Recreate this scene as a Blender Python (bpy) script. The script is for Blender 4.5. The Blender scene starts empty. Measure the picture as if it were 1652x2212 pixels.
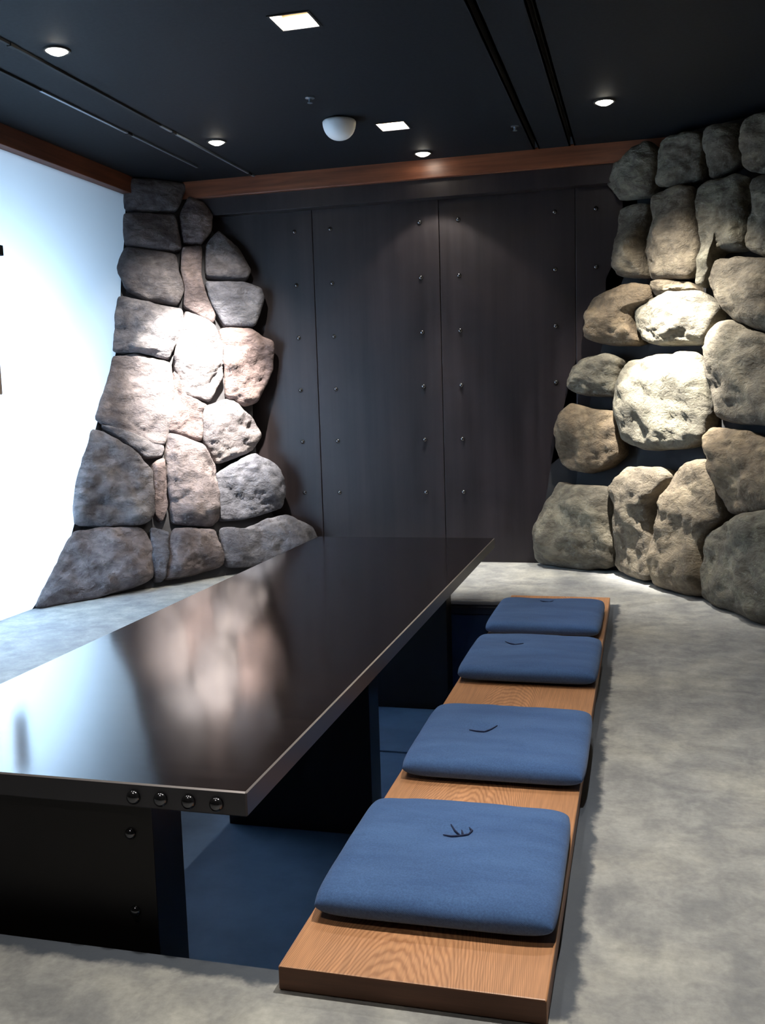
import bpy, bmesh, math, random
from mathutils import Vector, noise
from math import sin, cos, pi, radians

S = bpy.context.scene
COL = S.collection

# ------------------------------------------------------------ camera
YAW, PITCH, ROLL, FOCAL_PX, FRAME_W = -0.26183, -0.12005, -0.030568, 2114.8, 1652
f = Vector((sin(YAW)*cos(PITCH), cos(YAW)*cos(PITCH), sin(PITCH)))
r0 = f.cross(Vector((0, 0, 1))).normalized()
u0 = r0.cross(f)
r = r0*cos(ROLL) + u0*sin(ROLL)
u = r.cross(f)
cd = bpy.data.cameras.new('camera')
cam = bpy.data.objects.new('camera', cd)
COL.objects.link(cam)
from mathutils import Matrix
M4 = Matrix(((r.x, u.x, -f.x, 0), (r.y, u.y, -f.y, 0), (r.z, u.z, -f.z, 1.05), (0, 0, 0, 1)))
cam.matrix_world = M4
cd.sensor_fit = 'HORIZONTAL'
cd.sensor_width = 36
cd.lens = FOCAL_PX/FRAME_W*36
cd.clip_start = 0.05
S.camera = cam

# ------------------------------------------------------------ world and exposure
w = bpy.data.worlds.new('world')
S.world = w
w.use_nodes = True
w.node_tree.nodes['Background'].inputs[0].default_value = (0.35, 0.45, 0.6, 1)
w.node_tree.nodes['Background'].inputs[1].default_value = 0.02
S.view_settings.view_transform = 'Standard'
S.view_settings.look = 'None'
S.view_settings.exposure = 0.0
S.view_settings.gamma = 1.0
S.view_settings.use_curve_mapping = False
S.cycles.max_bounces = 8
S.cycles.use_denoising = True
S.cycles.sample_clamp_indirect = 6

# light levels (W)
WARM = (1.0, 0.86, 0.66)
COOLW = (1.0, 0.95, 0.86)
BOX_POWER = 125          # tubes behind the lit panel
SQUARE_POWER = 9
# downlights: x, y, aim point, (beam W, deg, blend), (spill W, deg, blend), label
SPOTS = [
 (-2.18, 3.51, (-2.00, 3.2, 0), (55, 60, .8), None, 'round downlight glaring at the upper left, nearest the lit wall panel'),
 (-2.18, 4.98, (-2.60, 5.52, 1.15), (1700, 40, 1.0), (130, 76, .8), 'round downlight above the left boulder wall'),
 (-1.21, 5.64, (-1.16, 5.62, 0), (300, 40, 1.0), (24, 96, .2), 'small round downlight close to the wooden beam, over the riveted wall'),
 (-0.18, 4.98, (0.15, 5.40, 1.06), (1500, 38, 1.0), (200, 76, .8), 'round downlight above the right boulder wall'),
 (-0.18, 3.50, (0.3, 3.0, 0), (50, 90, .8), None, None),
 (-0.18, 2.02, (0.4, 1.5, 0), (150, 90, .8), None, None),
 (-2.18, 2.02, (-1.9, 1.6, 0), (30, 80, .8), None, None),
]
SQUARES = [(-1.221, 3.54), (-1.231, 5.03), (-1.21, 2.05), (-1.21, 0.56)]

# ------------------------------------------------------------ helpers
def link(o, parent=None):
    COL.objects.link(o)
    if parent is not None:
        o.parent = parent
    return o

def obj(name, bm, m, parent=None, loc=(0, 0, 0), smooth=False):
    me = bpy.data.meshes.new(name)
    bmesh.ops.recalc_face_normals(bm, faces=bm.faces)
    bm.to_mesh(me)
    bm.free()
    if m is not None:
        me.materials.append(m)
    if smooth:
        for p in me.polygons:
            p.use_smooth = True
    o = bpy.data.objects.new(name, me)
    o.location = loc
    return link(o, parent)

def empty(name, loc=(0, 0, 0)):
    o = bpy.data.objects.new(name, None)
    o.location = loc
    o.empty_display_size = .1
    return link(o)

def tag(o, label, cat, group=None):
    o['label'] = label
    o['category'] = cat
    if group:
        o['group'] = group
    return o

def struct(o, label=None):
    o['kind'] = 'structure'
    if label:
        o['label'] = label
    return o

def box(bm, x0, x1, y0, y1, z0, z1, bev=0, seg=2):
    vs = [bm.verts.new(p) for p in ((x0, y0, z0), (x1, y0, z0), (x1, y1, z0), (x0, y1, z0), (x0, y0, z1), (x1, y0, z1), (x1, y1, z1), (x0, y1, z1))]
    fs = [bm.faces.new([vs[i] for i in q]) for q in ((3, 2, 1, 0), (4, 5, 6, 7), (0, 1, 5, 4), (1, 2, 6, 5), (2, 3, 7, 6), (3, 0, 4, 7))]
    if bev:
        es = list({e for fc in fs for e in fc.edges})
        bmesh.ops.bevel(bm, geom=es, offset=bev, segments=seg, affect='EDGES', profile=.5)

def bbox(x0, x1, y0, y1, z0, z1, bev=0, seg=2):
    bm = bmesh.new()
    box(bm, x0, x1, y0, y1, z0, z1, bev, seg)
    return bm

def lathe(profile, n=32, axis='z'):
    """profile: (radius, height) list, closed on the axis when radius is 0"""
    bm = bmesh.new()
    rings = []
    for (rr, h) in profile:
        if rr < 1e-6:
            rings.append([bm.verts.new((0, 0, h))])
        else:
            rings.append([bm.verts.new((rr*cos(2*pi*i/n), rr*sin(2*pi*i/n), h)) for i in range(n)])
    for a, b in zip(rings, rings[1:]):
        for i in range(n):
            j = (i+1) % n
            if len(a) == 1 and len(b) > 1:
                bm.faces.new((a[0], b[i], b[j]))
            elif len(b) == 1 and len(a) > 1:
                bm.faces.new((a[i], a[j], b[0]))
            elif len(a) > 1:
                bm.faces.new((a[i], a[j], b[j], b[i]))
    if axis == '-y':
        for v in bm.verts:
            v.co = Vector((v.co.x, -v.co.z, v.co.y))
    return bm

# ------------------------------------------------------------ materials
class NT:
    def __init__(s, name):
        s.m = bpy.data.materials.new(name)
        s.m.use_nodes = True
        s.t = s.m.node_tree
        s.b = s.t.nodes['Principled BSDF']
    def n(s, kind, **kw):
        nd = s.t.nodes.new(kind)
        for k, v in kw.items():
            if k.startswith('i_'):
                nd.inputs[k[2:].replace('_', ' ')].default_value = v
            else:
                setattr(nd, k, v)
        return nd
    def l(s, a, b):
        s.t.links.new(a, b)
    def set(s, **kw):
        for k, v in kw.items():
            s.b.inputs[k.replace('_', ' ')].default_value = v
    def coord(s, scale=(1, 1, 1), rnd=False):
        tc = s.n('ShaderNodeTexCoord')
        mp = s.n('ShaderNodeMapping')
        mp.inputs['Scale'].default_value = scale
        if rnd:
            oi = s.n('ShaderNodeObjectInfo')
            ad = s.n('ShaderNodeVectorMath', operation='ADD')
            sc = s.n('ShaderNodeMath', operation='MULTIPLY')
            sc.inputs[1].default_value = 37.0
            s.l(oi.outputs['Random'], sc.inputs[0])
            s.l(tc.outputs['Object'], ad.inputs[0])
            s.l(sc.outputs[0], ad.inputs[1])
            s.l(ad.outputs[0], mp.inputs[0])
        else:
            s.l(tc.outputs['Object'], mp.inputs[0])
        return mp.outputs[0]
    def noise(s, vec, scale, detail=4, rough=.55, dist=0):
        nd = s.n('ShaderNodeTexNoise')
        nd.inputs['Scale'].default_value = scale
        nd.inputs['Detail'].default_value = detail
        nd.inputs['Roughness'].default_value = rough
        nd.inputs['Distortion'].default_value = dist
        s.l(vec, nd.inputs['Vector'])
        return nd.outputs['Fac']
    def ramp(s, fac, stops):
        nd = s.n('ShaderNodeValToRGB')
        e = nd.color_ramp.elements
        while len(e) < len(stops):
            e.new(.5)
        for el, (p, c) in zip(e, stops):
            el.position = p
            el.color = (*c, 1) if len(c) == 3 else c
        s.l(fac, nd.inputs[0])
        return nd.outputs[0]
    def mix(s, fac, a, b, mode='MIX'):
        nd = s.n('ShaderNodeMix', data_type='RGBA', blend_type=mode)
        for k, v in ((0, fac), (6, a), (7, b)):
            if hasattr(v, 'is_linked') or isinstance(v, bpy.types.NodeSocket):
                s.l(v, nd.inputs[k])
            else:
                nd.inputs[k].default_value = v if k == 0 else (*v, 1)
        return nd.outputs[2]
    def math(s, op, a, b=None, c=None):
        nd = s.n('ShaderNodeMath', operation=op)
        for i, v in enumerate((a, b, c)):
            if v is None:
                continue
            if isinstance(v, bpy.types.NodeSocket):
                s.l(v, nd.inputs[i])
            else:
                nd.inputs[i].default_value = v
        return nd.outputs[0]
    def bump(s, h, strength=.3, dist=.01, prev=None):
        nd = s.n('ShaderNodeBump')
        nd.inputs['Strength'].default_value = strength
        nd.inputs['Distance'].default_value = dist
        s.l(h, nd.inputs['Height'])
        if prev is not None:
            s.l(prev, nd.inputs['Normal'])
        s.l(nd.outputs[0], s.b.inputs['Normal'])
        return nd.outputs[0]

def plain(name, col, rough=.5, metal=0, **kw):
    k = NT(name)
    k.set(Base_Color=(*col, 1), Roughness=rough, Metallic=metal)
    k.set(**kw)
    return k.m

def emit(name, col, strength):
    k = NT(name)
    k.set(Base_Color=(*col, 1), Emission_Color=(*col, 1), Emission_Strength=strength)
    return k.m

def mat_concrete():
    k = NT('concrete')
    v = k.coord()
    n1 = k.noise(v, 2.2, 5, .6)
    n2 = k.noise(v, 9, 6, .65, .3)
    n3 = k.noise(v, 70, 3, .6)
    c1 = k.ramp(n1, [(.32, (.25, .255, .265)), (.5, (.34, .34, .335)), (.68, (.42, .41, .375))])
    c2 = k.ramp(n2, [(.36, (.66, .67, .69)), (.5, (.97, .97, .95)), (.64, (1.30, 1.30, 1.25))])
    c = k.mix(.75, c1, c2, 'MULTIPLY')
    c3 = k.ramp(n3, [(.3, (.82, .82, .82)), (.7, (1.15, 1.15, 1.15))])
    c = k.mix(.6, c, c3, 'MULTIPLY')
    # darker bluish band of the concrete along the pit and the bench board
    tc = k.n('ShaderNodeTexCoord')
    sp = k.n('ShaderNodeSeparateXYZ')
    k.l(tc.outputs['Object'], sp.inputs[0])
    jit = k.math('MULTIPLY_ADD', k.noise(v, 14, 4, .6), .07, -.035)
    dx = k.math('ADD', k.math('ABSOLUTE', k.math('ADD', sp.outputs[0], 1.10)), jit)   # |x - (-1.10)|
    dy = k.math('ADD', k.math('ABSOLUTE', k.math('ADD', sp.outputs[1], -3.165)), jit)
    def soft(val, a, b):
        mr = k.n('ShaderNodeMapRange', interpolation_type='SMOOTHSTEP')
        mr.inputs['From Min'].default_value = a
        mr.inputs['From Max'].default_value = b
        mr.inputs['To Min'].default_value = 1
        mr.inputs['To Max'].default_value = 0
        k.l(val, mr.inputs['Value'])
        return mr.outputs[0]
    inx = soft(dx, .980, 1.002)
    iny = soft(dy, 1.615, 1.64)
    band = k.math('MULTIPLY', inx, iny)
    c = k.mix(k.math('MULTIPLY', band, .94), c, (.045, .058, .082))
    k.l(c, k.b.inputs['Base Color'])
    k.set(Roughness=.62)
    k.bump(n2, .25, .01, k.bump(n3, .15, .003))
    return k.m

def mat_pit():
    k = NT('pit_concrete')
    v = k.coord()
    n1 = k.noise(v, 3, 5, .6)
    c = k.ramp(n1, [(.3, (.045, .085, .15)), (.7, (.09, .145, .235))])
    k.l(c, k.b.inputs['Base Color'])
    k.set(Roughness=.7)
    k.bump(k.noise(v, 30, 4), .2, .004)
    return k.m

def mat_stone(name, dark, mid, light, tint, bumpy=.9):
    k = NT(name)
    v = k.coord(rnd=True)
    n1 = k.noise(v, 4.5, 6, .62, .4)
    n2 = k.noise(k.coord((1, 1, 1.7), rnd=True), 17, 6, .7, .6)
    n3 = k.noise(v, 90, 4, .7)
    c1 = k.ramp(n1, [(.3, dark), (.5, mid), (.7, light)])
    oi = k.n('ShaderNodeObjectInfo')
    var = k.ramp(oi.outputs['Random'], [(0, tint[0]), (.5, (1, 1, 1)), (1, tint[1])])
    c = k.mix(1.0, c1, var, 'MULTIPLY')
    c2 = k.ramp(n2, [(.35, (.55, .55, .55)), (.6, (1.2, 1.2, 1.2))])
    c = k.mix(.8, c, c2, 'MULTIPLY')
    k.l(c, k.b.inputs['Base Color'])
    k.set(Roughness=.85)
    vo = k.n('ShaderNodeTexVoronoi', feature='DISTANCE_TO_EDGE')
    vo.inputs['Scale'].default_value = 9
    wv = k.n('ShaderNodeVectorMath', operation='ADD')
    nn = k.n('ShaderNodeTexNoise')
    nn.inputs['Scale'].default_value = 6
    nn.inputs['Detail'].default_value = 4
    k.l(v, nn.inputs['Vector'])
    sc = k.n('ShaderNodeVectorMath', operation='SCALE')
    sc.inputs['Scale'].default_value = .25
    k.l(nn.outputs['Color'], sc.inputs[0])
    k.l(v, wv.inputs[0])
    k.l(sc.outputs[0], wv.inputs[1])
    k.l(wv.outputs[0], vo.inputs['Vector'])
    cr = k.ramp(vo.outputs['Distance'], [(0, (0, 0, 0)), (.09, (1, 1, 1))])
    b0 = k.bump(cr, .25, .008)
    b1 = k.bump(n2, bumpy*.75, .02, b0)
    k.bump(n3, bumpy*.5, .005, b1)
    return k.m

def mat_wood(name, a, b, rough=.45, ring=True, axis='y', fine=1.0):
    k = NT(name)
    if ring:
        v = k.coord()
        sp = k.n('ShaderNodeSeparateXYZ')
        k.l(v, sp.inputs[0])
        vs = k.coord((5, .8, 1))
        n = k.noise(vs, 1.3, 4, .55, .3)
        dx = k.math('ADD', sp.outputs[0], .42)
        q = k.math('MULTIPLY', k.math('MULTIPLY', dx, dx), 26)
        fy = k.math('ADD', k.math('ADD', sp.outputs[1], q), k.math('MULTIPLY', n, .34))
        sn = k.math('SINE', k.math('MULTIPLY', fy, 2*pi/.034))
        band = k.math('MULTIPLY_ADD', sn, .5, .5)
        c = k.ramp(band, [(.0, a), (.6, tuple(.75*i+.25*j for i, j in zip(a, b))), (.95, tuple(.35*i+.65*j for i, j in zip(a, b)))])
        fn = k.noise(k.coord((160, 6, 160)), 1, 3, .6)
    else:
        sc = {'x': (1.5, 30, 30), 'y': (30, 1.5, 30)}[axis]
        fn = k.noise(k.coord(sc), 1, 5, .6, .5)
        c = k.ramp(fn, [(.3, a), (.7, b)])
    blotch = k.ramp(k.noise(k.coord(), 3.5, 3), [(.3, (.82, .80, .78)), (.7, (1.12, 1.1, 1.08))])
    c = k.mix(.8, c, blotch, 'MULTIPLY')
    c = k.mix(.5, c, k.ramp(fn, [(.35, (.7, .7, .7)), (.65, (1.15, 1.15, 1.15))]), 'MULTIPLY')
    k.l(c, k.b.inputs['Base Color'])
    k.set(Roughness=rough)
    k.bump(fn, .12, .002)
    return k.m

def mat_steel_panel():
    k = NT('blackened_steel')
    v = k.coord((14, 14, .5), rnd=True)
    n = k.noise(v, 1, 5, .6)
    n2 = k.noise(k.coord((1, 1, 1), rnd=True), 2.5, 4, .6, .5)
    c = k.ramp(n, [(.3, (.014, .0105, .0115)), (.7, (.030, .022, .0235))])
    c = k.mix(.7, c, k.ramp(n2, [(.3, (.7, .7, .75)), (.7, (1.25, 1.2, 1.2))]), 'MULTIPLY')
    k.l(c, k.b.inputs['Base Color'])
    rg = k.n('ShaderNodeMapRange')
    rg.inputs['To Min'].default_value = .34
    rg.inputs['To Max'].default_value = .50
    k.l(n, rg.inputs['Value'])
    k.l(rg.outputs[0], k.b.inputs['Roughness'])
    k.set(Metallic=.25)
    k.bump(n2, .12, .01)
    return k.m

def mat_table():
    k = NT('dark_lacquered_steel')
    v = k.coord((3, 40, 3))
    n = k.noise(v, 1, 4, .6)
    c = k.ramp(n, [(.3, (.014, .010, .010)), (.7, (.024, .017, .016))])
    k.l(c, k.b.inputs['Base Color'])
    rg = k.n('ShaderNodeMapRange')
    rg.inputs['To Min'].default_value = .09
    rg.inputs['To Max'].default_value = .13
    k.l(n, rg.inputs['Value'])
    k.l(rg.outputs[0], k.b.inputs['Roughness'])
    k.set(Metallic=.1, IOR=2.3)
    return k.m

def mat_denim():
    k = NT('blue_denim')
    v = k.coord()
    n1 = k.noise(k.coord((4, 14, 4), rnd=True), 1, 4, .6)
    n2 = k.noise(v, 260, 2, .6)
    wv = k.n('ShaderNodeTexWave', bands_direction='DIAGONAL')
    wv.inputs['Scale'].default_value = 160
    wv.inputs['Distortion'].default_value = 2
    k.l(v, wv.inputs['Vector'])
    c = k.ramp(n1, [(.3, (.042, .100, .255)), (.7, (.066, .145, .335))])
    c = k.mix(.6, c, k.ramp(n2, [(.3, (.7, .7, .72)), (.7, (1.3, 1.3, 1.28))]), 'MULTIPLY')
    k.l(c, k.b.inputs['Base Color'])
    k.set(Roughness=.95, Sheen_Weight=.1)
    k.bump(wv.outputs['Fac'], .25, .001, k.bump(n1, .2, .006))
    return k.m

def mat_ceiling():
    k = NT('black_ceiling_paint')
    n = k.noise(k.coord(), 60, 3)
    c = k.ramp(n, [(.3, (.006, .008, .011)), (.7, (.010, .013, .017))])
    k.l(c, k.b.inputs['Base Color'])
    k.set(Roughness=.7, Specular_IOR_Level=.15)
    return k.m

def mat_diffuser():
    """frosted white panel: light from the tubes behind passes through it"""
    k = NT('frosted_white_panel')
    t = k.t
    tr = k.n('ShaderNodeBsdfTranslucent')
    tr.inputs[0].default_value = (.92, .95, .97, 1)
    df = k.n('ShaderNodeBsdfDiffuse')
    df.inputs[0].default_value = (.75, .78, .8, 1)
    mx = k.n('ShaderNodeMixShader')
    mx.inputs[0].default_value = .12
    k.l(tr.outputs[0], mx.inputs[1])
    k.l(df.outputs[0], mx.inputs[2])
    k.l(mx.outputs[0], t.nodes['Material Output'].inputs['Surface'])
    return k.m

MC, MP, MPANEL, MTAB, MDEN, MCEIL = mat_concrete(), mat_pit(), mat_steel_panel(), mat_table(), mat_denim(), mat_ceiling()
MSL = mat_stone('grey_granite', (.085, .075, .082), (.16, .143, .150), (.27, .24, .235), ((.85, .95, 1.08), (1.2, .95, .86)), 1.5)
MSR = mat_stone('tan_granite', (.066, .056, .042), (.138, .118, .088), (.25, .22, .16), ((.88, .95, .95), (1.18, 1.0, .82)), 1.3)
MMORT = plain('dark_mortar', (.02, .02, .022), .95)
MMORTL = plain('grey_mortar', (.05, .048, .052), .95)
MBENCH = mat_wood('oiled_orange_wood', (.66, .335, .165), (.38, .16, .07), .42)
MBEAM = mat_wood('red_brown_beam_wood', (.13, .038, .018), (.24, .080, .035), .38, ring=False, axis='x')
MBEAM2 = mat_wood('dark_red_beam_wood', (.10, .032, .018), (.17, .058, .030), .5, ring=False, axis='y')
MBLACK = plain('flat_black', (.006, .007, .009), .8)
MDARK = plain('dark_wall_paint', (.03, .032, .036), .7)
MRIV = plain('polished_black_rivet', (.12, .12, .13), .16, .9)
MLEG = plain('black_steel_leg', (.014, .012, .012), .38, .1, IOR=1.4)
MEDGE = plain('steel_edge_band', (.075, .072, .080), .42, .5)
MRIM = plain('bright_edge_highlight', (.50, .46, .46), .35, .7)  # highlight along the tabletop rim, put into the bevel's colour
MEND = mat_wood('dark_end_grain', (.095, .038, .018), (.15, .062, .030), .6, ring=False, axis='x')
MDOME = plain('milky_plastic', (.93, .95, .97), .35)
MALU = plain('grey_metal_track', (.30, .36, .42), .3, .8)
MWHITE = plain('tan_reflector', (.22, .17, .10), .5)
MTHREAD = plain('navy_thread', (.012, .022, .07), .9)
MPULL = plain('pale_wood_handle', (.75, .55, .42), .5)
MLAMP = emit('lamp_glow', (1.0, .93, .78), 40)
MSQ = emit('lamp_diffuser_glow', (1.0, .95, .85), 3.0)

# ------------------------------------------------------------ room measures (m)
XL, XR, YB, YF, ZC = -3.05, 1.75, 5.92, -1.2, 2.40
PX0, PX1, PY0, PY1, PZ = -2.0, -.45, 1.592, 4.70, -.50

def grid_sheet(xs, ys, z, skip, flip=False):
    """a sheet cut into cells; skip(xc, yc) leaves a hole"""
    bm = bmesh.new()
    vd = {}
    def v(i, j):
        if (i, j) not in vd:
            vd[(i, j)] = bm.verts.new((xs[i], ys[j], z))
        return vd[(i, j)]
    for i in range(len(xs)-1):
        for j in range(len(ys)-1):
            if skip((xs[i]+xs[i+1])/2, (ys[j]+ys[j+1])/2):
                continue
            bm.faces.new((v(i, j), v(i+1, j), v(i+1, j+1), v(i, j+1)))
    return bm

# floor with the foot pit cut out, rounded lip
bm = grid_sheet([-4.2, PX0, PX1, XR+.1], [YF-.1, PY0, PY1, YB+.1], 0, lambda x, y: PX0 < x < PX1 and PY0 < y < PY1)
lip = [e for e in bm.edges if len(e.link_faces) == 1 and all(PX0-.01 < v.co.x < PX1+.01 and PY0-.01 < v.co.y < PY1+.01 for v in e.verts)]
ex = bmesh.ops.extrude_edge_only(bm, edges=lip)
for v in [g for g in ex['geom'] if isinstance(g, bmesh.types.BMVert)]:
    v.co.z -= .05
bmesh.ops.bevel(bm, geom=lip, offset=.012, segments=3, affect='EDGES')
outer = [e for e in bm.edges if len(e.link_faces) == 1 and e.verts[0].co.z > -.01]
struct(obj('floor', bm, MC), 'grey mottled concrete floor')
# pit shell
bm = bmesh.new()
t = .06
box(bm, PX0-t, PX0, PY0-t, PY1+t, PZ-.02, -.045)
box(bm, PX1, PX1+t, PY0-t, PY1+t, PZ-.02, -.045)
box(bm, PX0, PX1, PY0-t, PY0, PZ-.02, -.045)
box(bm, PX0, PX1, PY1, PY1+t, PZ-.02, -.045)
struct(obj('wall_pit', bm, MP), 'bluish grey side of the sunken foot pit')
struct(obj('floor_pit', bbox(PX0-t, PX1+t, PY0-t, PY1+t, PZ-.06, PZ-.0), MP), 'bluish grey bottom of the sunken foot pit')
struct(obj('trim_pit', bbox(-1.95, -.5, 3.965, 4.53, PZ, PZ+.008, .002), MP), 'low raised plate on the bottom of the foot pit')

# ceiling with two shadow grooves and square lamp openings
GR = [(-.594, -.574), (-.396, -.376)]
SQH = .071
xs = sorted(set([-4.2, XR+.1] + [v for g in GR for v in g] + [round(x+s*SQH, 4) for x, y in SQUARES for s in (-1, 1)]))
ys = sorted(set([YF-.1, 5.80, YB+.1] + [round(y+s*SQH, 4) for x, y in SQUARES for s in (-1, 1)]))
def ceil_skip(x, y):
    if y < 5.80 and any(a < x < b for a, b in GR):
        return True
    return any(abs(x-sx) < SQH and abs(y-sy) < SQH for sx, sy in SQUARES)
ceil = struct(obj('ceiling', grid_sheet(xs, ys, ZC, ceil_skip), MCEIL), 'matt black ceiling')
for a, b in GR:
    bm = bmesh.new()
    box(bm, a-.01, a, YF, 5.80, ZC, ZC+.05)
    box(bm, b, b+.01, YF, 5.80, ZC, ZC+.05)
    box(bm, a-.01, b+.01, YF, 5.80, ZC+.05, ZC+.06)
    obj('groove', bm, MBLACK, ceil)
struct(obj('roof', bbox(-4.3, XR+.2, YF-.2, YB+.2, ZC+.15, ZC+.2), MBLACK))

# outer walls
struct(obj('wall_right', bbox(XR, XR+.1, YF, YB, 0, ZC), MDARK))
struct(obj('wall_front', bbox(-4.2, XR, YF-.1, YF, 0, ZC), MDARK))
# left: dark wall near the camera, then the lit frosted panel in front of a light box
PNY0, PNY1 = 2.7, 5.62
lw = struct(obj('wall_left', bbox(XL-.08, XL, YF, PNY0, 0, ZC), MDARK))
lb = bmesh.new()
box(lb, -4.14, -4.10, PNY0-.1, YB+.1, 0, ZC)
box(lb, -4.10, XL-.08, PNY0-.08, PNY0-.04, 0, ZC)
box(lb, -4.10, XL+.0, YB+.04, YB+.1, 0, ZC)
struct(obj('wall_light_box', lb, plain('light_box_paint', (.4, .41, .42), .8)))
pan = struct(obj('window_1', bbox(XL-.012, XL, PNY0, YB+.03, 0.0, 2.305), mat_diffuser()), 'bright frosted white backlit panel filling the left wall')
pull = obj('door_handle', bbox(XL+.02, XL+.045, 4.06, 4.165, 1.10, 1.43, .008), MPULL, pan)
pull['label'] = 'pale wooden pull bar'
br = obj('handle_bracket', bbox(XL-.0, XL+.022, 4.10, 4.13, 1.16, 1.38, .002), MALU, pan)
lt = obj('latch', bbox(XL, XL+.02, 4.24, 4.287, 1.778, 1.828, .003), MBLACK, pan)
lt['label'] = 'small black latch'
ad = bpy.data.lights.new('light_box_tubes', 'AREA')
ad.shape = 'RECTANGLE'
ad.size, ad.size_y = .75, .9
ad.energy = BOX_POWER
ad.color = (.54, .75, 1.0)
al = bpy.data.objects.new('light_box_tubes', ad)
al.location = (-3.78, 4.0, .80)
al.rotation_euler = (0, -pi/2, 0)
COL.objects.link(al)

# beams
struct(obj('trim_1', bbox(XL-.08, XL+.06, YF, 5.80, 2.30, ZC+.01, .003), MBEAM2), 'dark red-brown wooden beam over the lit panel')
struct(obj('trim_2', bbox(XL-.08, XR, 5.80, YB+.03, 2.295, ZC+.01, .003), MBEAM), 'red-brown wooden beam along the top of the riveted wall')
struct(obj('trim_3', bbox(XL-.0, XR, 5.835, YB+.03, 2.19, 2.297, .002), MPANEL), 'black header board below the wooden beam')

# ------------------------------------------------------------ riveted wall at the back
wb = struct(obj('wall_back', bbox(XL, XR, YB+.028, YB+.1, 0, ZC), MBLACK), 'dark riveted steel wall at the back')
rivet_me = None
def rivet_mesh(rad, h, n=14):
    bm = lathe([(rad, 0), (rad, h*.25), (rad*.86, h*.62), (rad*.5, h*.92), (0, h)], n, '-y')
    me = bpy.data.meshes.new('rivet')
    bmesh.ops.recalc_face_normals(bm, faces=bm.faces)
    bm.to_mesh(me)
    bm.free()
    me.materials.append(MRIV)
    for p in me.polygons:
        p.use_smooth = True
    return me
RW = rivet_mesh(.014, .012)
RB_ = rivet_mesh(.0145, .012, 20)
RS = rivet_mesh(.0115, .010, 18)
def rivet(me, x, y, z, parent):
    o = bpy.data.objects.new('rivet', me)
    o.location = Vector((x, y, z)) - parent.location
    return link(o, parent)
seams = [-3.56, -2.782, -1.982, -1.183, -.380, .42, 1.22, XR]
tilts = [.1, .25, -.35, -.2, .75, .2, 0]
for i in range(len(seams)-1):
    a, b = seams[i]+.0015, seams[i+1]-.0015
    a = max(a, XL+.001)
    cx = (a+b)/2
    p = obj('panel', bbox(a-cx, b-cx, 0, .022, 0.0, 2.32, .0025), MPANEL, wb, (cx, YB, 0))
    p.rotation_euler.z = radians(tilts[i])
    for sx in (seams[i]+.117, seams[i+1]-.117):
        if sx < XL+.05 or sx > XR-.03 or abs(sx-cx) < .1:
            continue
        for kz in range(7):
            rivet(RW, sx, YB+(sx-cx)*math.tan(radians(tilts[i])), .435+.3265*(kz-1), p)

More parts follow.
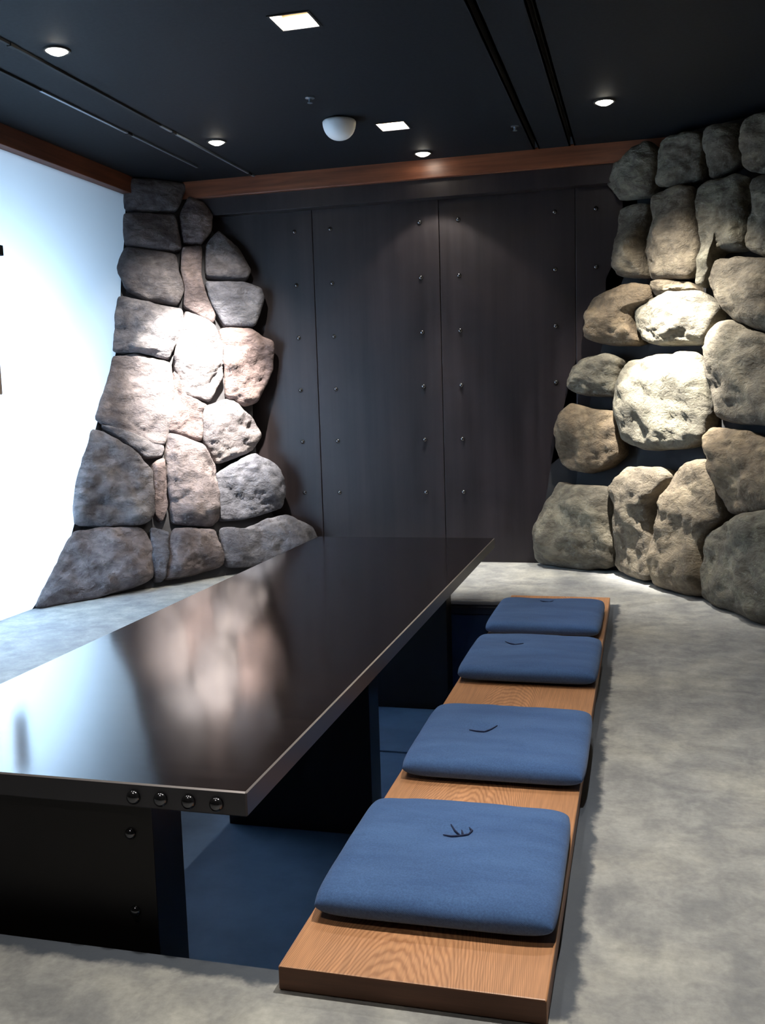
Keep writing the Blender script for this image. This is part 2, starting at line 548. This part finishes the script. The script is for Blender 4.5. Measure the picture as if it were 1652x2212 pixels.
# ------------------------------------------------------------ boulder walls
LEFT_STONES = [
  [(-3.04, 5.54, 2.4), (-2.759, 5.84, 2.4), (-2.779, 5.72, 2.208), (-3.046, 5.51, 2.199)],
  [(-3.047, 5.51, 2.185), (-2.788, 5.7, 2.197), (-2.736, 5.66, 1.965), (-2.824, 5.6, 1.963), (-3.028, 5.47, 1.995)],
  [(-2.741, 5.79, 2.307), (-2.66, 5.84, 2.273), (-2.605, 5.84, 2.187), (-2.605, 5.8, 2.085), (-2.64, 5.74, 2.011), (-2.743, 5.68, 2.01), (-2.775, 5.71, 2.189)],
  [(-2.571, 5.83, 2.098), (-2.443, 5.86, 1.975), (-2.372, 5.86, 1.837), (-2.387, 5.83, 1.787), (-2.616, 5.69, 1.802), (-2.627, 5.75, 2.006)],
  [(-3.03, 5.47, 1.979), (-2.768, 5.64, 1.943), (-2.741, 5.61, 1.821), (-2.714, 5.61, 1.714), (-2.739, 5.57, 1.628), (-2.908, 5.47, 1.66), (-3.007, 5.42, 1.724), (-3.058, 5.41, 1.84)],
  [(-2.746, 5.67, 1.987), (-2.641, 5.74, 1.995), (-2.63, 5.68, 1.808), (-2.587, 5.67, 1.665), (-2.545, 5.68, 1.557), (-2.559, 5.67, 1.509), (-2.717, 5.58, 1.617), (-2.713, 5.61, 1.725), (-2.739, 5.62, 1.844)],
  [(-2.619, 5.68, 1.779), (-2.408, 5.81, 1.769), (-2.312, 5.86, 1.726), (-2.297, 5.86, 1.665), (-2.338, 5.81, 1.493), (-2.501, 5.69, 1.488), (-2.576, 5.67, 1.639)],
  [(-2.999, 5.41, 1.665), (-2.888, 5.48, 1.629), (-2.718, 5.58, 1.603), (-2.708, 5.57, 1.485), (-2.757, 5.5, 1.367), (-2.774, 5.47, 1.294), (-2.927, 5.37, 1.344), (-3.051, 5.29, 1.347), (-3.058, 5.34, 1.488), (-3.045, 5.39, 1.677)],
  [(-2.71, 5.59, 1.603), (-2.566, 5.66, 1.509), (-2.502, 5.68, 1.386), (-2.499, 5.65, 1.181), (-2.564, 5.57, 1.028), (-2.683, 5.47, 1.08), (-2.749, 5.47, 1.246), (-2.744, 5.53, 1.426)],
  [(-2.537, 5.68, 1.483), (-2.369, 5.78, 1.481), (-2.244, 5.85, 1.393), (-2.243, 5.86, 1.223), (-2.344, 5.79, 1.018), (-2.409, 5.72, 0.998), (-2.489, 5.64, 1.062), (-2.5, 5.67, 1.326)],
  [(-3.052, 5.29, 1.336), (-2.928, 5.37, 1.339), (-2.775, 5.47, 1.278), (-2.741, 5.44, 1.132), (-2.728, 5.38, 0.953), (-2.735, 5.3, 0.777), (-2.85, 5.18, 0.8), (-2.987, 5.09, 0.901), (-3.058, 5.04, 0.957), (-3.047, 5.15, 1.102)],
  [(-3.028, 5.06, 0.927), (-2.93, 5.13, 0.898), (-2.743, 5.3, 0.783), (-2.742, 5.26, 0.722), (-2.813, 5.18, 0.723), (-2.926, 5.12, 0.831)],
  [(-3.065, 5, 0.906), (-3.012, 5.06, 0.892), (-2.847, 5.15, 0.736), (-2.779, 5.2, 0.64), (-2.757, 5.13, 0.394), (-2.774, 5.06, 0.346), (-2.938, 4.87, 0.358), (-3.047, 4.76, 0.381), (-3.061, 4.82, 0.609)],
  [(-2.745, 5.46, 1.229), (-2.683, 5.47, 1.075), (-2.571, 5.57, 1.014), (-2.587, 5.52, 0.973), (-2.585, 5.48, 0.792), (-2.744, 5.33, 0.872), (-2.737, 5.43, 1.118)],
  [(-2.592, 5.54, 0.995), (-2.473, 5.66, 1.061), (-2.364, 5.76, 0.921), (-2.325, 5.78, 0.809), (-2.358, 5.72, 0.714), (-2.518, 5.51, 0.648), (-2.581, 5.49, 0.78)],
  [(-2.748, 5.33, 0.864), (-2.572, 5.47, 0.77), (-2.518, 5.51, 0.637), (-2.487, 5.43, 0.331), (-2.509, 5.36, 0.292), (-2.664, 5.19, 0.329), (-2.717, 5.25, 0.599)],
  [(-2.781, 5.21, 0.688), (-2.743, 5.28, 0.715), (-2.697, 5.22, 0.429), (-2.709, 5.15, 0.339), (-2.746, 5.13, 0.383)],
  [(-2.522, 5.48, 0.603), (-2.441, 5.6, 0.652), (-2.359, 5.72, 0.703), (-2.247, 5.83, 0.62), (-2.209, 5.85, 0.455), (-2.216, 5.79, 0.35), (-2.369, 5.54, 0.305), (-2.471, 5.42, 0.31)],
  [(-3.05, 4.75, 0.364), (-2.793, 5.05, 0.334), (-2.728, 5.05, 0.245), (-2.674, 4.93, 0.053), (-2.844, 4.6, 0), (-3.038, 4.32, 0), (-3.06, 4.51, 0.151)],
  [(-2.759, 5.08, 0.33), (-2.667, 5.15, 0.299), (-2.617, 4.97, 0.046), (-2.66, 4.92, 0.044)],
  [(-2.667, 5.18, 0.305), (-2.479, 5.38, 0.278), (-2.401, 5.32, 0.064), (-2.553, 5.08, 0.045), (-2.62, 4.97, 0.043)],
  [(-2.469, 5.41, 0.274), (-2.358, 5.51, 0.255), (-2.26, 5.69, 0.312), (-2.177, 5.79, 0.311), (-2.044, 5.88, 0.222), (-1.995, 5.89, 0.138), (-1.988, 5.85, 0), (-2.181, 5.6, 0.015), (-2.391, 5.31, 0.052)]]
RIGHT_STONES = [
  [(-0.146, 5.92, 2.368), (0.025, 5.77, 2.4), (0.069, 5.73, 2.306), (0.07, 5.73, 2.131), (0.038, 5.75, 2.083), (-0.12, 5.9, 2.092), (-0.163, 5.95, 2.176), (-0.151, 5.92, 2.317)],
  [(0.074, 5.73, 2.384), (0.301, 5.55, 2.374), (0.303, 5.55, 2.108), (0.137, 5.69, 2.11), (0.075, 5.73, 2.13)],
  [(0.308, 5.55, 2.373), (0.484, 5.45, 2.377), (0.487, 5.45, 2.153), (0.352, 5.53, 2.1), (0.317, 5.55, 2.114)],
  [(0.491, 5.43, 2.373), (0.675, 5.31, 2.366), (0.681, 5.31, 2.061), (0.562, 5.4, 2.077), (0.494, 5.43, 2.134)],
  [(-0.139, 5.92, 2.071), (0.038, 5.75, 2.068), (0.007, 5.77, 1.814), (0.015, 5.72, 1.637), (-0.146, 5.86, 1.666)],
  [(0.06, 5.75, 2.106), (0.181, 5.64, 2.105), (0.268, 5.58, 2.079), (0.275, 5.58, 1.996), (0.289, 5.55, 1.84), (0.274, 5.51, 1.686), (0.244, 5.49, 1.603), (0.039, 5.69, 1.621), (0.014, 5.73, 1.689), (0.007, 5.77, 1.852), (0.053, 5.75, 1.965)],
  [(0.281, 5.56, 1.992), (0.317, 5.55, 2.09), (0.452, 5.45, 2.124), (0.538, 5.4, 2.073), (0.552, 5.4, 1.873), (0.496, 5.34, 1.723), (0.365, 5.46, 1.724), (0.334, 5.43, 1.636), (0.307, 5.41, 1.539), (0.258, 5.44, 1.552), (0.282, 5.53, 1.764)],
  [(0.549, 5.4, 2.072), (0.677, 5.28, 2.048), (0.68, 5.09, 1.624), (0.563, 5.25, 1.66), (0.5, 5.34, 1.711)],
  [(-0.331, 5.9, 1.444), (-0.322, 5.94, 1.553), (-0.145, 5.83, 1.612), (0.046, 5.67, 1.613), (0.056, 5.63, 1.52), (-0.047, 5.7, 1.473), (-0.057, 5.69, 1.387), (-0.012, 5.66, 1.295), (-0.072, 5.69, 1.279), (-0.228, 5.81, 1.298), (-0.319, 5.87, 1.341)],
  [(0.046, 5.67, 1.611), (0.244, 5.49, 1.598), (0.258, 5.44, 1.543), (0.146, 5.56, 1.536), (0.061, 5.63, 1.527)],
  [(-0.055, 5.73, 1.471), (0.061, 5.63, 1.519), (0.172, 5.5, 1.534), (0.299, 5.4, 1.525), (0.38, 5.31, 1.446), (0.344, 5.29, 1.368), (0.303, 5.31, 1.255), (0.06, 5.54, 1.267), (0.003, 5.63, 1.298), (-0.055, 5.69, 1.387)],
  [(0.321, 5.42, 1.584), (0.385, 5.42, 1.683), (0.482, 5.33, 1.677), (0.591, 5.21, 1.644), (0.663, 5.11, 1.595), (0.648, 4.88, 1.258), (0.516, 5.08, 1.307), (0.428, 5.22, 1.368), (0.384, 5.27, 1.431), (0.347, 5.35, 1.469)],
  [(0.317, 5.31, 1.296), (0.364, 5.29, 1.351), (0.429, 5.22, 1.359), (0.517, 5.08, 1.298), (0.639, 4.88, 1.248), (0.629, 4.68, 0.833), (0.522, 4.85, 0.849), (0.356, 5.11, 0.861), (0.327, 5.18, 1.002), (0.307, 5.25, 1.165)],
  [(-0.434, 5.93, 1.092), (-0.399, 5.9, 1.185), (-0.319, 5.87, 1.248), (-0.209, 5.78, 1.254), (-0.11, 5.71, 1.204), (-0.14, 5.71, 1.108), (-0.148, 5.7, 0.991), (-0.319, 5.83, 0.998), (-0.423, 5.89, 1.046)],
  [(-0.149, 5.74, 1.108), (-0.102, 5.71, 1.204), (0, 5.63, 1.236), (0.303, 5.3, 1.203), (0.32, 5.16, 0.92), (0.302, 5.14, 0.783), (0.237, 5.21, 0.729), (0.061, 5.42, 0.699), (-0.094, 5.62, 0.735), (-0.143, 5.69, 0.903)],
  [(-0.487, 5.93, 0.889), (-0.405, 5.86, 0.965), (-0.319, 5.83, 0.947), (-0.15, 5.69, 0.927), (-0.129, 5.65, 0.814), (-0.107, 5.65, 0.676), (-0.207, 5.68, 0.589), (-0.316, 5.74, 0.55), (-0.467, 5.85, 0.58), (-0.515, 5.89, 0.691), (-0.5, 5.92, 0.81)],
  [(-0.566, 5.88, 0.384), (-0.495, 5.89, 0.516), (-0.421, 5.81, 0.496), (-0.207, 5.67, 0.495), (-0.152, 5.64, 0.469), (-0.141, 5.58, 0.003), (-0.622, 5.87, 0.003), (-0.62, 5.92, 0.176)],
  [(-0.142, 5.64, 0.495), (-0.094, 5.61, 0.619), (0.098, 5.34, 0.631), (0.148, 5.29, 0.581), (0.084, 5.32, 0.479), (0.047, 5.36, 0.403), (0.035, 5.27, 0.01), (-0.092, 5.5, 0), (-0.147, 5.58, 0.014)],
  [(0.19, 5.25, 0.644), (0.317, 5.12, 0.696), (0.353, 5.01, 0.525), (0.386, 4.93, 0.417), (0.299, 5.02, 0.301), (0.298, 4.92, 0.004), (0.04, 5.27, 0), (0.045, 5.34, 0.249), (0.084, 5.32, 0.447)],
  [(0.298, 5.14, 0.783), (0.339, 5.14, 0.84), (0.43, 5.01, 0.843), (0.554, 4.78, 0.803), (0.628, 4.66, 0.777), (0.614, 4.52, 0.51), (0.521, 4.65, 0.47), (0.388, 4.93, 0.41), (0.352, 5.01, 0.554), (0.323, 5.08, 0.697)],
  [(0.301, 5.02, 0.322), (0.39, 4.87, 0.407), (0.529, 4.65, 0.476), (0.641, 4.52, 0.521), (0.652, 4.27, 0), (0.518, 4.48, 0), (0.384, 4.73, 0), (0.291, 4.97, 0)]]

def interp(x, xs, ys):
    if x <= xs[0]:
        return ys[0]
    for i in range(len(xs)-1):
        if x <= xs[i+1]:
            return ys[i] + (x-xs[i])/(xs[i+1]-xs[i])*(ys[i+1]-ys[i])
    return ys[-1]

def along(poly, t):
    n = len(poly)-1
    i = min(max(int(math.floor(t*n)), 0), n-1)
    a, b = Vector(poly[i]), Vector(poly[i+1])
    return a + (b-a)*(t*n-i)

def surf_left(t, z):
    y = interp(z, [0, .125, .36, .59, .96, 1.29, 1.54, 1.84, 2.08, 2.3, 2.4], [4.3, 4.51, 4.74, 4.83, 5.05, 5.27, 5.36, 5.41, 5.49, 5.52, 5.53])
    x = interp(z, [0, .2, .4, .64, 1, 1.33, 1.62, 1.83, 2.2, 2.4], [-2.0, -2.05, -2.2, -2.24, -2.28, -2.24, -2.29, -2.38, -2.6, -2.75])
    return Vector((XL, y)).lerp(Vector((x, 5.85)), t)

RBOT = [(-.62, 5.885), (-.147, 5.6), (.016, 5.32), (.3, 4.94), (.515, 4.456), (1.1, 3.6)]
RTOP = [(-.15, 5.93), (.06, 5.74), (.257, 5.58), (.58, 5.38), (.85, 5.15), (1.35, 4.7)]
def surf_right(t, z):
    k = interp(z, [0, .06, .48, .75, 1.13, 1.44, 1.87, 2.4], [0, .02, .17, .26, .45, .62, 1, 1])
    return along(RBOT, t).lerp(along(RTOP, t), k)

def core(name, surf, t0, t1, back, parent, m):
    """packed core behind the boulders"""
    bm = bmesh.new()
    NTt, NZ = 14, 16
    front, rear = [], []
    for j in range(NZ+1):
        z = ZC*j/NZ
        fr, re_ = [], []
        for i in range(NTt+1):
            t = t0+(t1-t0)*i/NTt
            p = surf(t, z)
            tn = (surf(t+.02, z)-surf(t-.02, z)).normalized()
            nb = Vector((-tn.y, tn.x)) if tn.x*1 - 0 > 0 or True else None
            # away from the room
            if (p-Vector((-1.2, 3.4))).dot(nb) < 0:
                nb = -nb
            q = p + nb*back
            q2 = p + nb*(back+.35)
            cl = lambda g: (min(max(g.x, XL+.001), XR-.002), min(g.y, YB-.003), z)
            fr.append(bm.verts.new(cl(q)))
            re_.append(bm.verts.new(cl(q2)))
        front.append(fr)
        rear.append(re_)
    for G in (front, rear):
        for j in range(NZ):
            for i in range(NTt):
                bm.faces.new((G[j][i], G[j][i+1], G[j+1][i+1], G[j+1][i]))
    for j in range(NZ):
        for i in (0, NTt):
            bm.faces.new((front[j][i], front[j+1][i], rear[j+1][i], rear[j][i]))
    return obj(name, bm, m, parent)

def stone(poly, m, parent, seed, bulge, depth, rough, sq=.62, N=96, K=20, inset=.99, corner=.10):
    P = [Vector(p) for p in poly]
    c = sum(P, Vector())/len(P)
    # plane normal (Newell), facing the room
    n = Vector()
    for i in range(len(P)):
        a, b = P[i], P[(i+1) % len(P)]
        n += Vector(((a.y-b.y)*(a.z+b.z), (a.z-b.z)*(a.x+b.x), (a.x-b.x)*(a.y+b.y)))
    n.normalize()
    if n.dot(Vector((-1.2, 2.5, 1.2))-c) < 0:
        n = -n
    # round the corners a little (two Chaikin passes), then resample evenly
    Q = P
    for cut in (corner, .24):
        R2 = []
        for i in range(len(Q)):
            a, b = Q[i], Q[(i+1) % len(Q)]
            R2 += [a.lerp(b, cut), a.lerp(b, 1-cut)]
        Q = R2
    L = [0]
    for i in range(len(Q)):
        L.append(L[-1]+(Q[(i+1) % len(Q)]-Q[i]).length)
    ring, j = [], 0
    for i in range(N):
        s = L[-1]*i/N
        while L[j+1] < s:
            j += 1
        ring.append(Q[j].lerp(Q[(j+1) % len(Q)], (s-L[j])/max(L[j+1]-L[j], 1e-6)))
    rel = [p-c for p in ring]
    size = sum(v.length for v in rel)/N
    bl = bulge*min(1.0, size/.16)
    off = Vector((seed*3.7, seed*1.9, seed*5.3))
    def disp(p, amt):
        q = p*3.2+off
        a = noise.fractal(q, 1.1, 2.2, 3)*.065
        b = (noise.ridged_multi_fractal(Vector((p.x*6, p.y*6, p.z*9))+off, .8, 2.1, 4, 1.0, 2.0)-1.2)*-.013
        cc = noise.fractal(Vector((p.x*20, p.y*20, p.z*34))+off, .8, 2.1, 3)*.007
        # broken facets
        v = noise.voronoi(Vector((p.x*5, p.y*5, p.z*7))+off+noise.noise_vector(p*4+off)*.35)[0]
        dd = (v[1]-v[0]-.25)*.022
        return (a+b+cc+dd)*amt
    bm = bmesh.new()
    G = K*2
    def outline(th):
        q = th/(2*pi)*N
        i = int(math.floor(q)) % N
        return rel[i].lerp(rel[(i+1) % N], q-math.floor(q))
    def place(v, s, h, front):
        p = v*s*inset + n*h
        amt = rough*(.35+.65*max(0, min(1, (1.02-s)*4)) if front else .3)
        dvec = (n + (v.normalized()*(s**3) if v.length > 1e-6 else Vector())).normalized()
        return p + dvec*disp(c+p, amt)
    grid = []
    for a in range(G+1):
        row = []
        for b_ in range(G+1):
            gx, gy = 2*a/G-1, 2*b_/G-1
            dx_, dy_ = gx*math.sqrt(1-gy*gy/2), gy*math.sqrt(1-gx*gx/2)
            s = min(1.0, math.hypot(dx_, dy_))
            # crowd the samples toward the rim, where the surface turns
            s = 1-(1-s)**1.35
            v = outline(math.atan2(dy_, dx_) % (2*pi))
            row.append(bm.verts.new(place(v, s, bl*max(0, 1-s**2.2)**sq, True)))
        grid.append(row)
    for a in range(G):
        for b_ in range(G):
            bm.faces.new((grid[a][b_], grid[a+1][b_], grid[a+1][b_+1], grid[a][b_+1]))
    rim = [(a, 0) for a in range(G)] + [(G, b_) for b_ in range(G)] + [(G-a, G) for a in range(G)] + [(0, G-b_) for b_ in range(G)]
    prev = [grid[a][b_] for a, b_ in rim]
    for k in range(1, 4):
        cur = []
        for a, b_ in rim:
            gx, gy = 2*a/G-1, 2*b_/G-1
            v = outline(math.atan2(gy*math.sqrt(1-gx*gx/2), gx*math.sqrt(1-gy*gy/2)) % (2*pi))
            cur.append(bm.verts.new(place(v, 1-.06*k*k/3, -depth*k/3, False)))
        for i in range(len(rim)):
            j = (i+1) % len(rim)
            bm.faces.new((prev[i], cur[i], cur[j], prev[j]))
        prev = cur
    bm.faces.new(prev)
    for v in bm.verts:
        g = v.co + c
        g.x = min(max(g.x, XL+.002), XR-.002)
        g.y = min(g.y, YB-.002)
        g.z = min(max(g.z, .001), ZC-.002)
        v.co = g-c
    return obj('stone', bm, m, parent, c, True)

lp = tag(empty('stone_wall', (0, 0, 0)), 'grey boulder wall between the bright frosted panel and the riveted wall', 'stone wall')
core('mortar', surf_left, 0, .90, .05, lp, MMORTL)
for i, pl in enumerate(LEFT_STONES):
    small = i in (11, 16, 19, 5)
    stone(pl, MSL, lp, i+1, .05 if not small else .03, .16, (1.0 if i > 6 else .45) if not small else .5, .42, inset=1.0, corner=.08)
rp = tag(empty('stone_wall', (0, 0, 0)), 'tan boulder wall with deep dark gaps, right of the riveted wall', 'stone wall')
core('mortar', surf_right, -.03, 1.05, .10, rp, MMORT)
for i, pl in enumerate(RIGHT_STONES):
    stone(pl, MSR, rp, i+40, .095, .17, 1.05, .50, inset=.985, corner=.12)
# the wall goes on to the right, beyond the frame
rnd = random.Random(4)
for (t0, t1, z0, z1) in [(.64, .845, 1.99, 2.39), (.67, .825, 1.53, 1.97), (.73, .825, 1.09, 1.51), (.79, .85, .6, 1.06), (.90, 1.04, .02, .55), (.86, 1.04, .57, 1.05), (.84, 1.04, 1.07, 1.5), (.84, 1.02, 1.52, 1.95), (.86, 1.03, 1.97, 2.39)]:
    pts = []
    for (tt, zz) in ((t0, z0), (t0-.01, (z0+z1)/2), (t0+.01, z1), ((t0+t1)/2, z1-.01), (t1, z1), (t1, z0), ((t0+t1)/2, z0)):
        p = surf_right(tt, zz)
        pts.append((p.x, p.y, zz))
    stone(pts, MSR, rp, rnd.randint(60, 90), .085, .17, .85, .58)

# ------------------------------------------------------------ table
TX0, TX1, TY0, TY1, TZ = -1.66, -.722, 1.64, 4.86, .312
tb = tag(empty('table', (-1.19, 3.25, PZ)), 'long low dark lacquered table with slab legs standing in the foot pit', 'table')
def tpart(name, bm, m, parent=tb, base=tb):
    o = obj(name, bm, m, parent)
    o.location = -Vector(base.location)
    return o
top = tpart('tabletop', bbox(TX0, TX1, TY0, TY1, TZ-.050, TZ, .0030, 1), MTAB)
top.data.materials.append(MEDGE)
top.data.materials.append(MRIM)
for p in top.data.polygons:
    if p.normal.z < .05:
        p.material_index = 1
    elif p.normal.z < .95:
        p.material_index = 2
def trivet(me, x, z, parent, y):
    o = bpy.data.objects.new('rivet', me)
    o.location = (x, y, z)
    return link(o, parent)
for x in (-.784, -.842, -.901, -.959, -1.421, -1.480, -1.539, -1.598):
    trivet(RB_, x, .284, top, TY0)
for (y0, y1, ye) in ((1.652, 1.775, 1), (3.165, 3.29, 0), (4.565, 4.685, 0)):
    lg = tpart('leg', bbox(-1.465, -.918 if y0 > 2 else -.930, y0, y1, PZ+.0005, TZ-.0505, .002), MLEG)
    if ye:
        for x in (-.978, -1.402):
            for z in (.202, .040, -.122, -.284, -.446):
                trivet(RS, x, z, lg, y0)

# ------------------------------------------------------------ bench board
bench = tag(obj('bench', bbox(-.626, -.152, 1.522, 4.74, .0008, .046, .003), MBENCH), 'long orange-brown wooden seat board on the floor edge under four blue cushions', 'bench')

bench.data.materials.append(MEND)
for p in bench.data.polygons:
    if abs(p.normal.y) > .9:
        p.material_index = 1

# ------------------------------------------------------------ cushions
def cushion_mesh(w, d, h, seed, tuft):
    bm = bmesh.new()
    NX, NY = 44, 46
    def shape(a, b, side):
        # a, b in [-1, 1]; rounded square outline, pillow profile
        ca = 1-.035*abs(b)**6
        cb = 1-.035*abs(a)**6
        x = a*w/2*ca
        y = b*d/2*cb
        e = max(0, 1-abs(a)**12)**.42*max(0, 1-abs(b)**12)**.42
        lift = h*.5*e
        nz = noise.fractal(Vector((x*7+seed, y*7, seed)), .9, 2, 3)*.0035*e
        crown = .006*(1-a*a)*(1-b*b)
        z = h*.5 + side*lift*(1.0 if side > 0 else .92) + (crown+nz if side > 0 else 0)
        if side > 0:
            dx, dy = x-tuft[0], y-tuft[1]
            z -= .010*math.exp(-(dx*dx/.0014+dy*dy/.0007))
            z -= .0035*math.exp(-(dx*dx/.010+dy*dy/.006))
        return (x, y, z)
    def axis(n):
        return [math.copysign(1-(1-abs(q))**1.7, q) for q in [2*i/n-1 for i in range(n+1)]]
    ax, ay = axis(NX), axis(NY)
    T = [[bm.verts.new(shape(a, b, 1)) for a in ax] for b in ay]
    B = [[(T[j][i] if i in (0, NX) or j in (0, NY) else bm.verts.new(shape(a, b, -1))) for i, a in enumerate(ax)] for j, b in enumerate(ay)]
    for j in range(NY):
        for i in range(NX):
            bm.faces.new((T[j][i], T[j][i+1], T[j+1][i+1], T[j+1][i]))
            bm.faces.new((B[j][i], B[j+1][i], B[j+1][i+1], B[j][i+1]))
    return bm, shape

def thread(pts, rad, parent, shape_z):
    bm = bmesh.new()
    prev = None
    n = 6
    for k, (x, y) in enumerate(pts):
        z = shape_z(x, y)+rad*.9
        a = Vector((pts[min(k+1, len(pts)-1)][0]-pts[max(k-1, 0)][0], pts[min(k+1, len(pts)-1)][1]-pts[max(k-1, 0)][1], 0)).normalized()
        s = Vector((-a.y, a.x, 0))
        rr = rad*(.5 if k in (0, len(pts)-1) else 1)
        ring = [bm.verts.new(Vector((x, y, z))+s*rr*cos(2*pi*i/n)+Vector((0, 0, rr*sin(2*pi*i/n)))) for i in range(n)]
        if prev:
            for i in range(n):
                bm.faces.new((prev[i], prev[(i+1) % n], ring[(i+1) % n], ring[i]))
        else:
            bm.faces.new(ring)
        prev = ring
    bm.faces.new(prev)
    return obj('thread', bm, MTHREAD, parent, (0, 0, 0), True)

CUSH = [
 # cx, cy, width, depth, rot deg, tuft world, thread strokes (relative to the tuft), label
 (-.386, 1.922, .462, .485, .6, (-.383, 1.985), [[(-.03, -.022), (-.012, -.024), (.004, -.012), (.022, -.006), (.028, .010), (.020, .022)], [(-.022, .030), (-.010, .012), (.004, -.004)], [(.004, .016), (.008, .004), (.012, -.010)]],
  'blue denim seat cushion with a tangled navy tuft, nearest the bench front'),
 (-.378, 2.634, .470, .500, .3, (-.435, 2.643), [[(-.035, -.022), (-.015, -.018), (.006, -.012), (.022, .004), (.038, .022)]],
  'blue denim seat cushion with a short slanting thread, second from the bench front'),
 (-.388, 3.510, .474, .510, 0, (-.467, 3.600), [[(-.036, .014), (-.018, .002), (.004, -.004), (.024, -.006), (.036, -.014)]],
  'blue denim seat cushion behind the bare wood, third from the bench front'),
 (-.398, 4.185, .462, .540, -.3, (-.419, 4.370), [[(-.03, .0), (-.01, .006), (.01, -.002), (.03, .004)]],
  'blue denim seat cushion at the far end of the bench by the stone wall'),
]
for i, (cx, cy, wd, dp, rot, tw, strokes, lab) in enumerate(CUSH):
    tx, ty = tw[0]-cx, tw[1]-cy
    bm, shp = cushion_mesh(wd+.008, dp+.012, .058, 3.1*i, (tx, ty))
    cu = obj('cushion', bm, MDEN, None, (cx, cy, .0475), True)
    cu.rotation_euler.z = radians(rot)
    tag(cu, lab, 'cushion', 'blue seat cushions on the wooden bench')
    zf = lambda x, y, shp=shp, wd=wd, dp=dp: shp(x/((wd+.008)/2), y/((dp+.012)/2), 1)[2]
    for st in strokes:
        thread([(tx+a, ty+b) for a, b in st], .0024, cu, zf)

# ------------------------------------------------------------ ceiling fittings
def add_spot(x, y, aim, beam, spill, label):
    e = tag(empty('downlight', (x, y, ZC)), label or 'round downlight', 'ceiling light', 'round ceiling downlights')
    obj('trim_ring', lathe([(.042, 0), (.042, -.006), (.050, -.006), (.054, 0)], 28), MBLACK, e, smooth=False)
    obj('lamp', lathe([(0, -.020), (.016, -.018), (.030, -.012), (.042, -.003)], 28), MLAMP, e)
    for b in (beam, spill):
        if b is None:
            continue
        l = bpy.data.lights.new('downlight_beam', 'SPOT')
        l.energy = b[0]
        l.color = COOLW
        l.spot_size = radians(b[1])
        l.spot_blend = b[2]
        l.shadow_soft_size = .02
        lo = bpy.data.objects.new('downlight_beam', l)
        lo.location = (x, y, ZC-.045)
        lo.rotation_euler = (Vector(aim)-Vector(lo.location)).to_track_quat('-Z', 'Y').to_euler()
        COL.objects.link(lo)

extra = ['round downlight over the floor beside the bench', 'round downlight over the floor at the bench front', 'round downlight behind the camera over the table side']
k = 0
for s in SPOTS:
    lab = s[5]
    if lab is None:
        lab = extra[k]
        k += 1
    add_spot(*s[:5], lab)

sq_labels = ['larger square recessed light above the table, at the top edge of the view', 'smaller square recessed light beside the white dome', 'square recessed light over the near end of the table', 'square recessed light behind the table front']
for (x, y), lab in zip(SQUARES, sq_labels):
    e = tag(empty('recessed_light', (x, y, ZC)), lab, 'ceiling light', 'square recessed ceiling lights')
    h = SQH
    D = .060
    bm = bmesh.new()
    box(bm, -h-.006, -h, -h-.006, h+.006, 0, D)
    box(bm, h, h+.006, -h-.006, h+.006, 0, D)
    box(bm, -h, h, -h-.006, -h, 0, D)
    box(bm, -h, h, h, h+.006, 0, D)
    obj('reflector', bm, MWHITE, e)
    obj('diffuser', bbox(-h, h, -h, h, D, D+.006), MSQ, e)
    bm = bmesh.new()
    for (a, b, c2, d2) in ((-h-.009, -h, -h-.009, h+.009), (h, h+.009, -h-.009, h+.009), (-h, h, -h-.009, -h), (-h, h, h, h+.009)):
        box(bm, a, b, c2, d2, -.003, 0)
    obj('frame', bm, MBLACK, e)
    l = bpy.data.lights.new('recessed_lamp', 'AREA')
    l.size = .11
    l.energy = SQUARE_POWER
    l.color = COOLW
    lo = bpy.data.objects.new('recessed_lamp', l)
    lo.location = (x, y, ZC+D-.012)
    COL.objects.link(lo)

dm = tag(empty('dome_fixture', (-1.452, 4.82, ZC)), 'milky white half-dome fixture hanging just below the black ceiling', 'ceiling dome')
pr_ = [(0, -.098)] + [(.083*sin(a)**.85, -.012-.086*cos(a)) for a in [pi/2*i/12 for i in range(1, 13)]]
obj('dome', lathe(pr_ + [(.079, -.006), (.070, -.005)], 40), MDOME, dm, smooth=True)
obj('base', lathe([(.072, 0), (.072, -.008), (0, -.008)], 32), MBLACK, dm)

def sprinkler(x, y, lab):
    e = tag(empty('sprinkler', (x, y, ZC)), lab, 'sprinkler', 'small ceiling sprinklers')
    obj('plate', lathe([(.022, 0), (.022, -.003), (.012, -.006), (0, -.006)], 20), MALU, e)
    obj('nozzle', lathe([(.007, -.006), (.006, -.020), (.012, -.022), (.012, -.024), (0, -.024)], 14), MALU, e)
sprinkler(-1.470, 4.43, 'tiny metal sprinkler head between the large square light and the white dome')
sprinkler(-.641, 5.263, 'tiny metal sprinkler head near the shadow grooves, before the wooden beam')

def track(x, y0, ym, y1, joints, lab):
    e = tag(empty('curtain_track', (x, y0, ZC)), lab, 'track', 'thin metal tracks on the ceiling')
    if ym > y0:
        obj('rail', bbox(-.007, .007, 0, ym-y0, -.010, 0, .0015), MBLACK, e)['label'] = 'near length of track with its dark reflection put into the colour'  # same metal rail; the dark it reflects here is painted in as black
    obj('rail', bbox(-.007, .007, ym-y0, y1-y0, -.010, 0, .0015), MALU, e)
    for j in joints:
        obj('joint', bbox(-.010, .010, j-y0-.02, j-y0+.02, -.013, 0, .001), MBLACK, e)
track(-2.300, YF+.05, 4.58, 5.79, [3.4, 4.72, 5.72], 'long thin metal ceiling track nearer the downlights')
track(-2.515, 3.3, 3.9, 5.45, [4.66], 'short thin metal ceiling track nearer the lit panel')
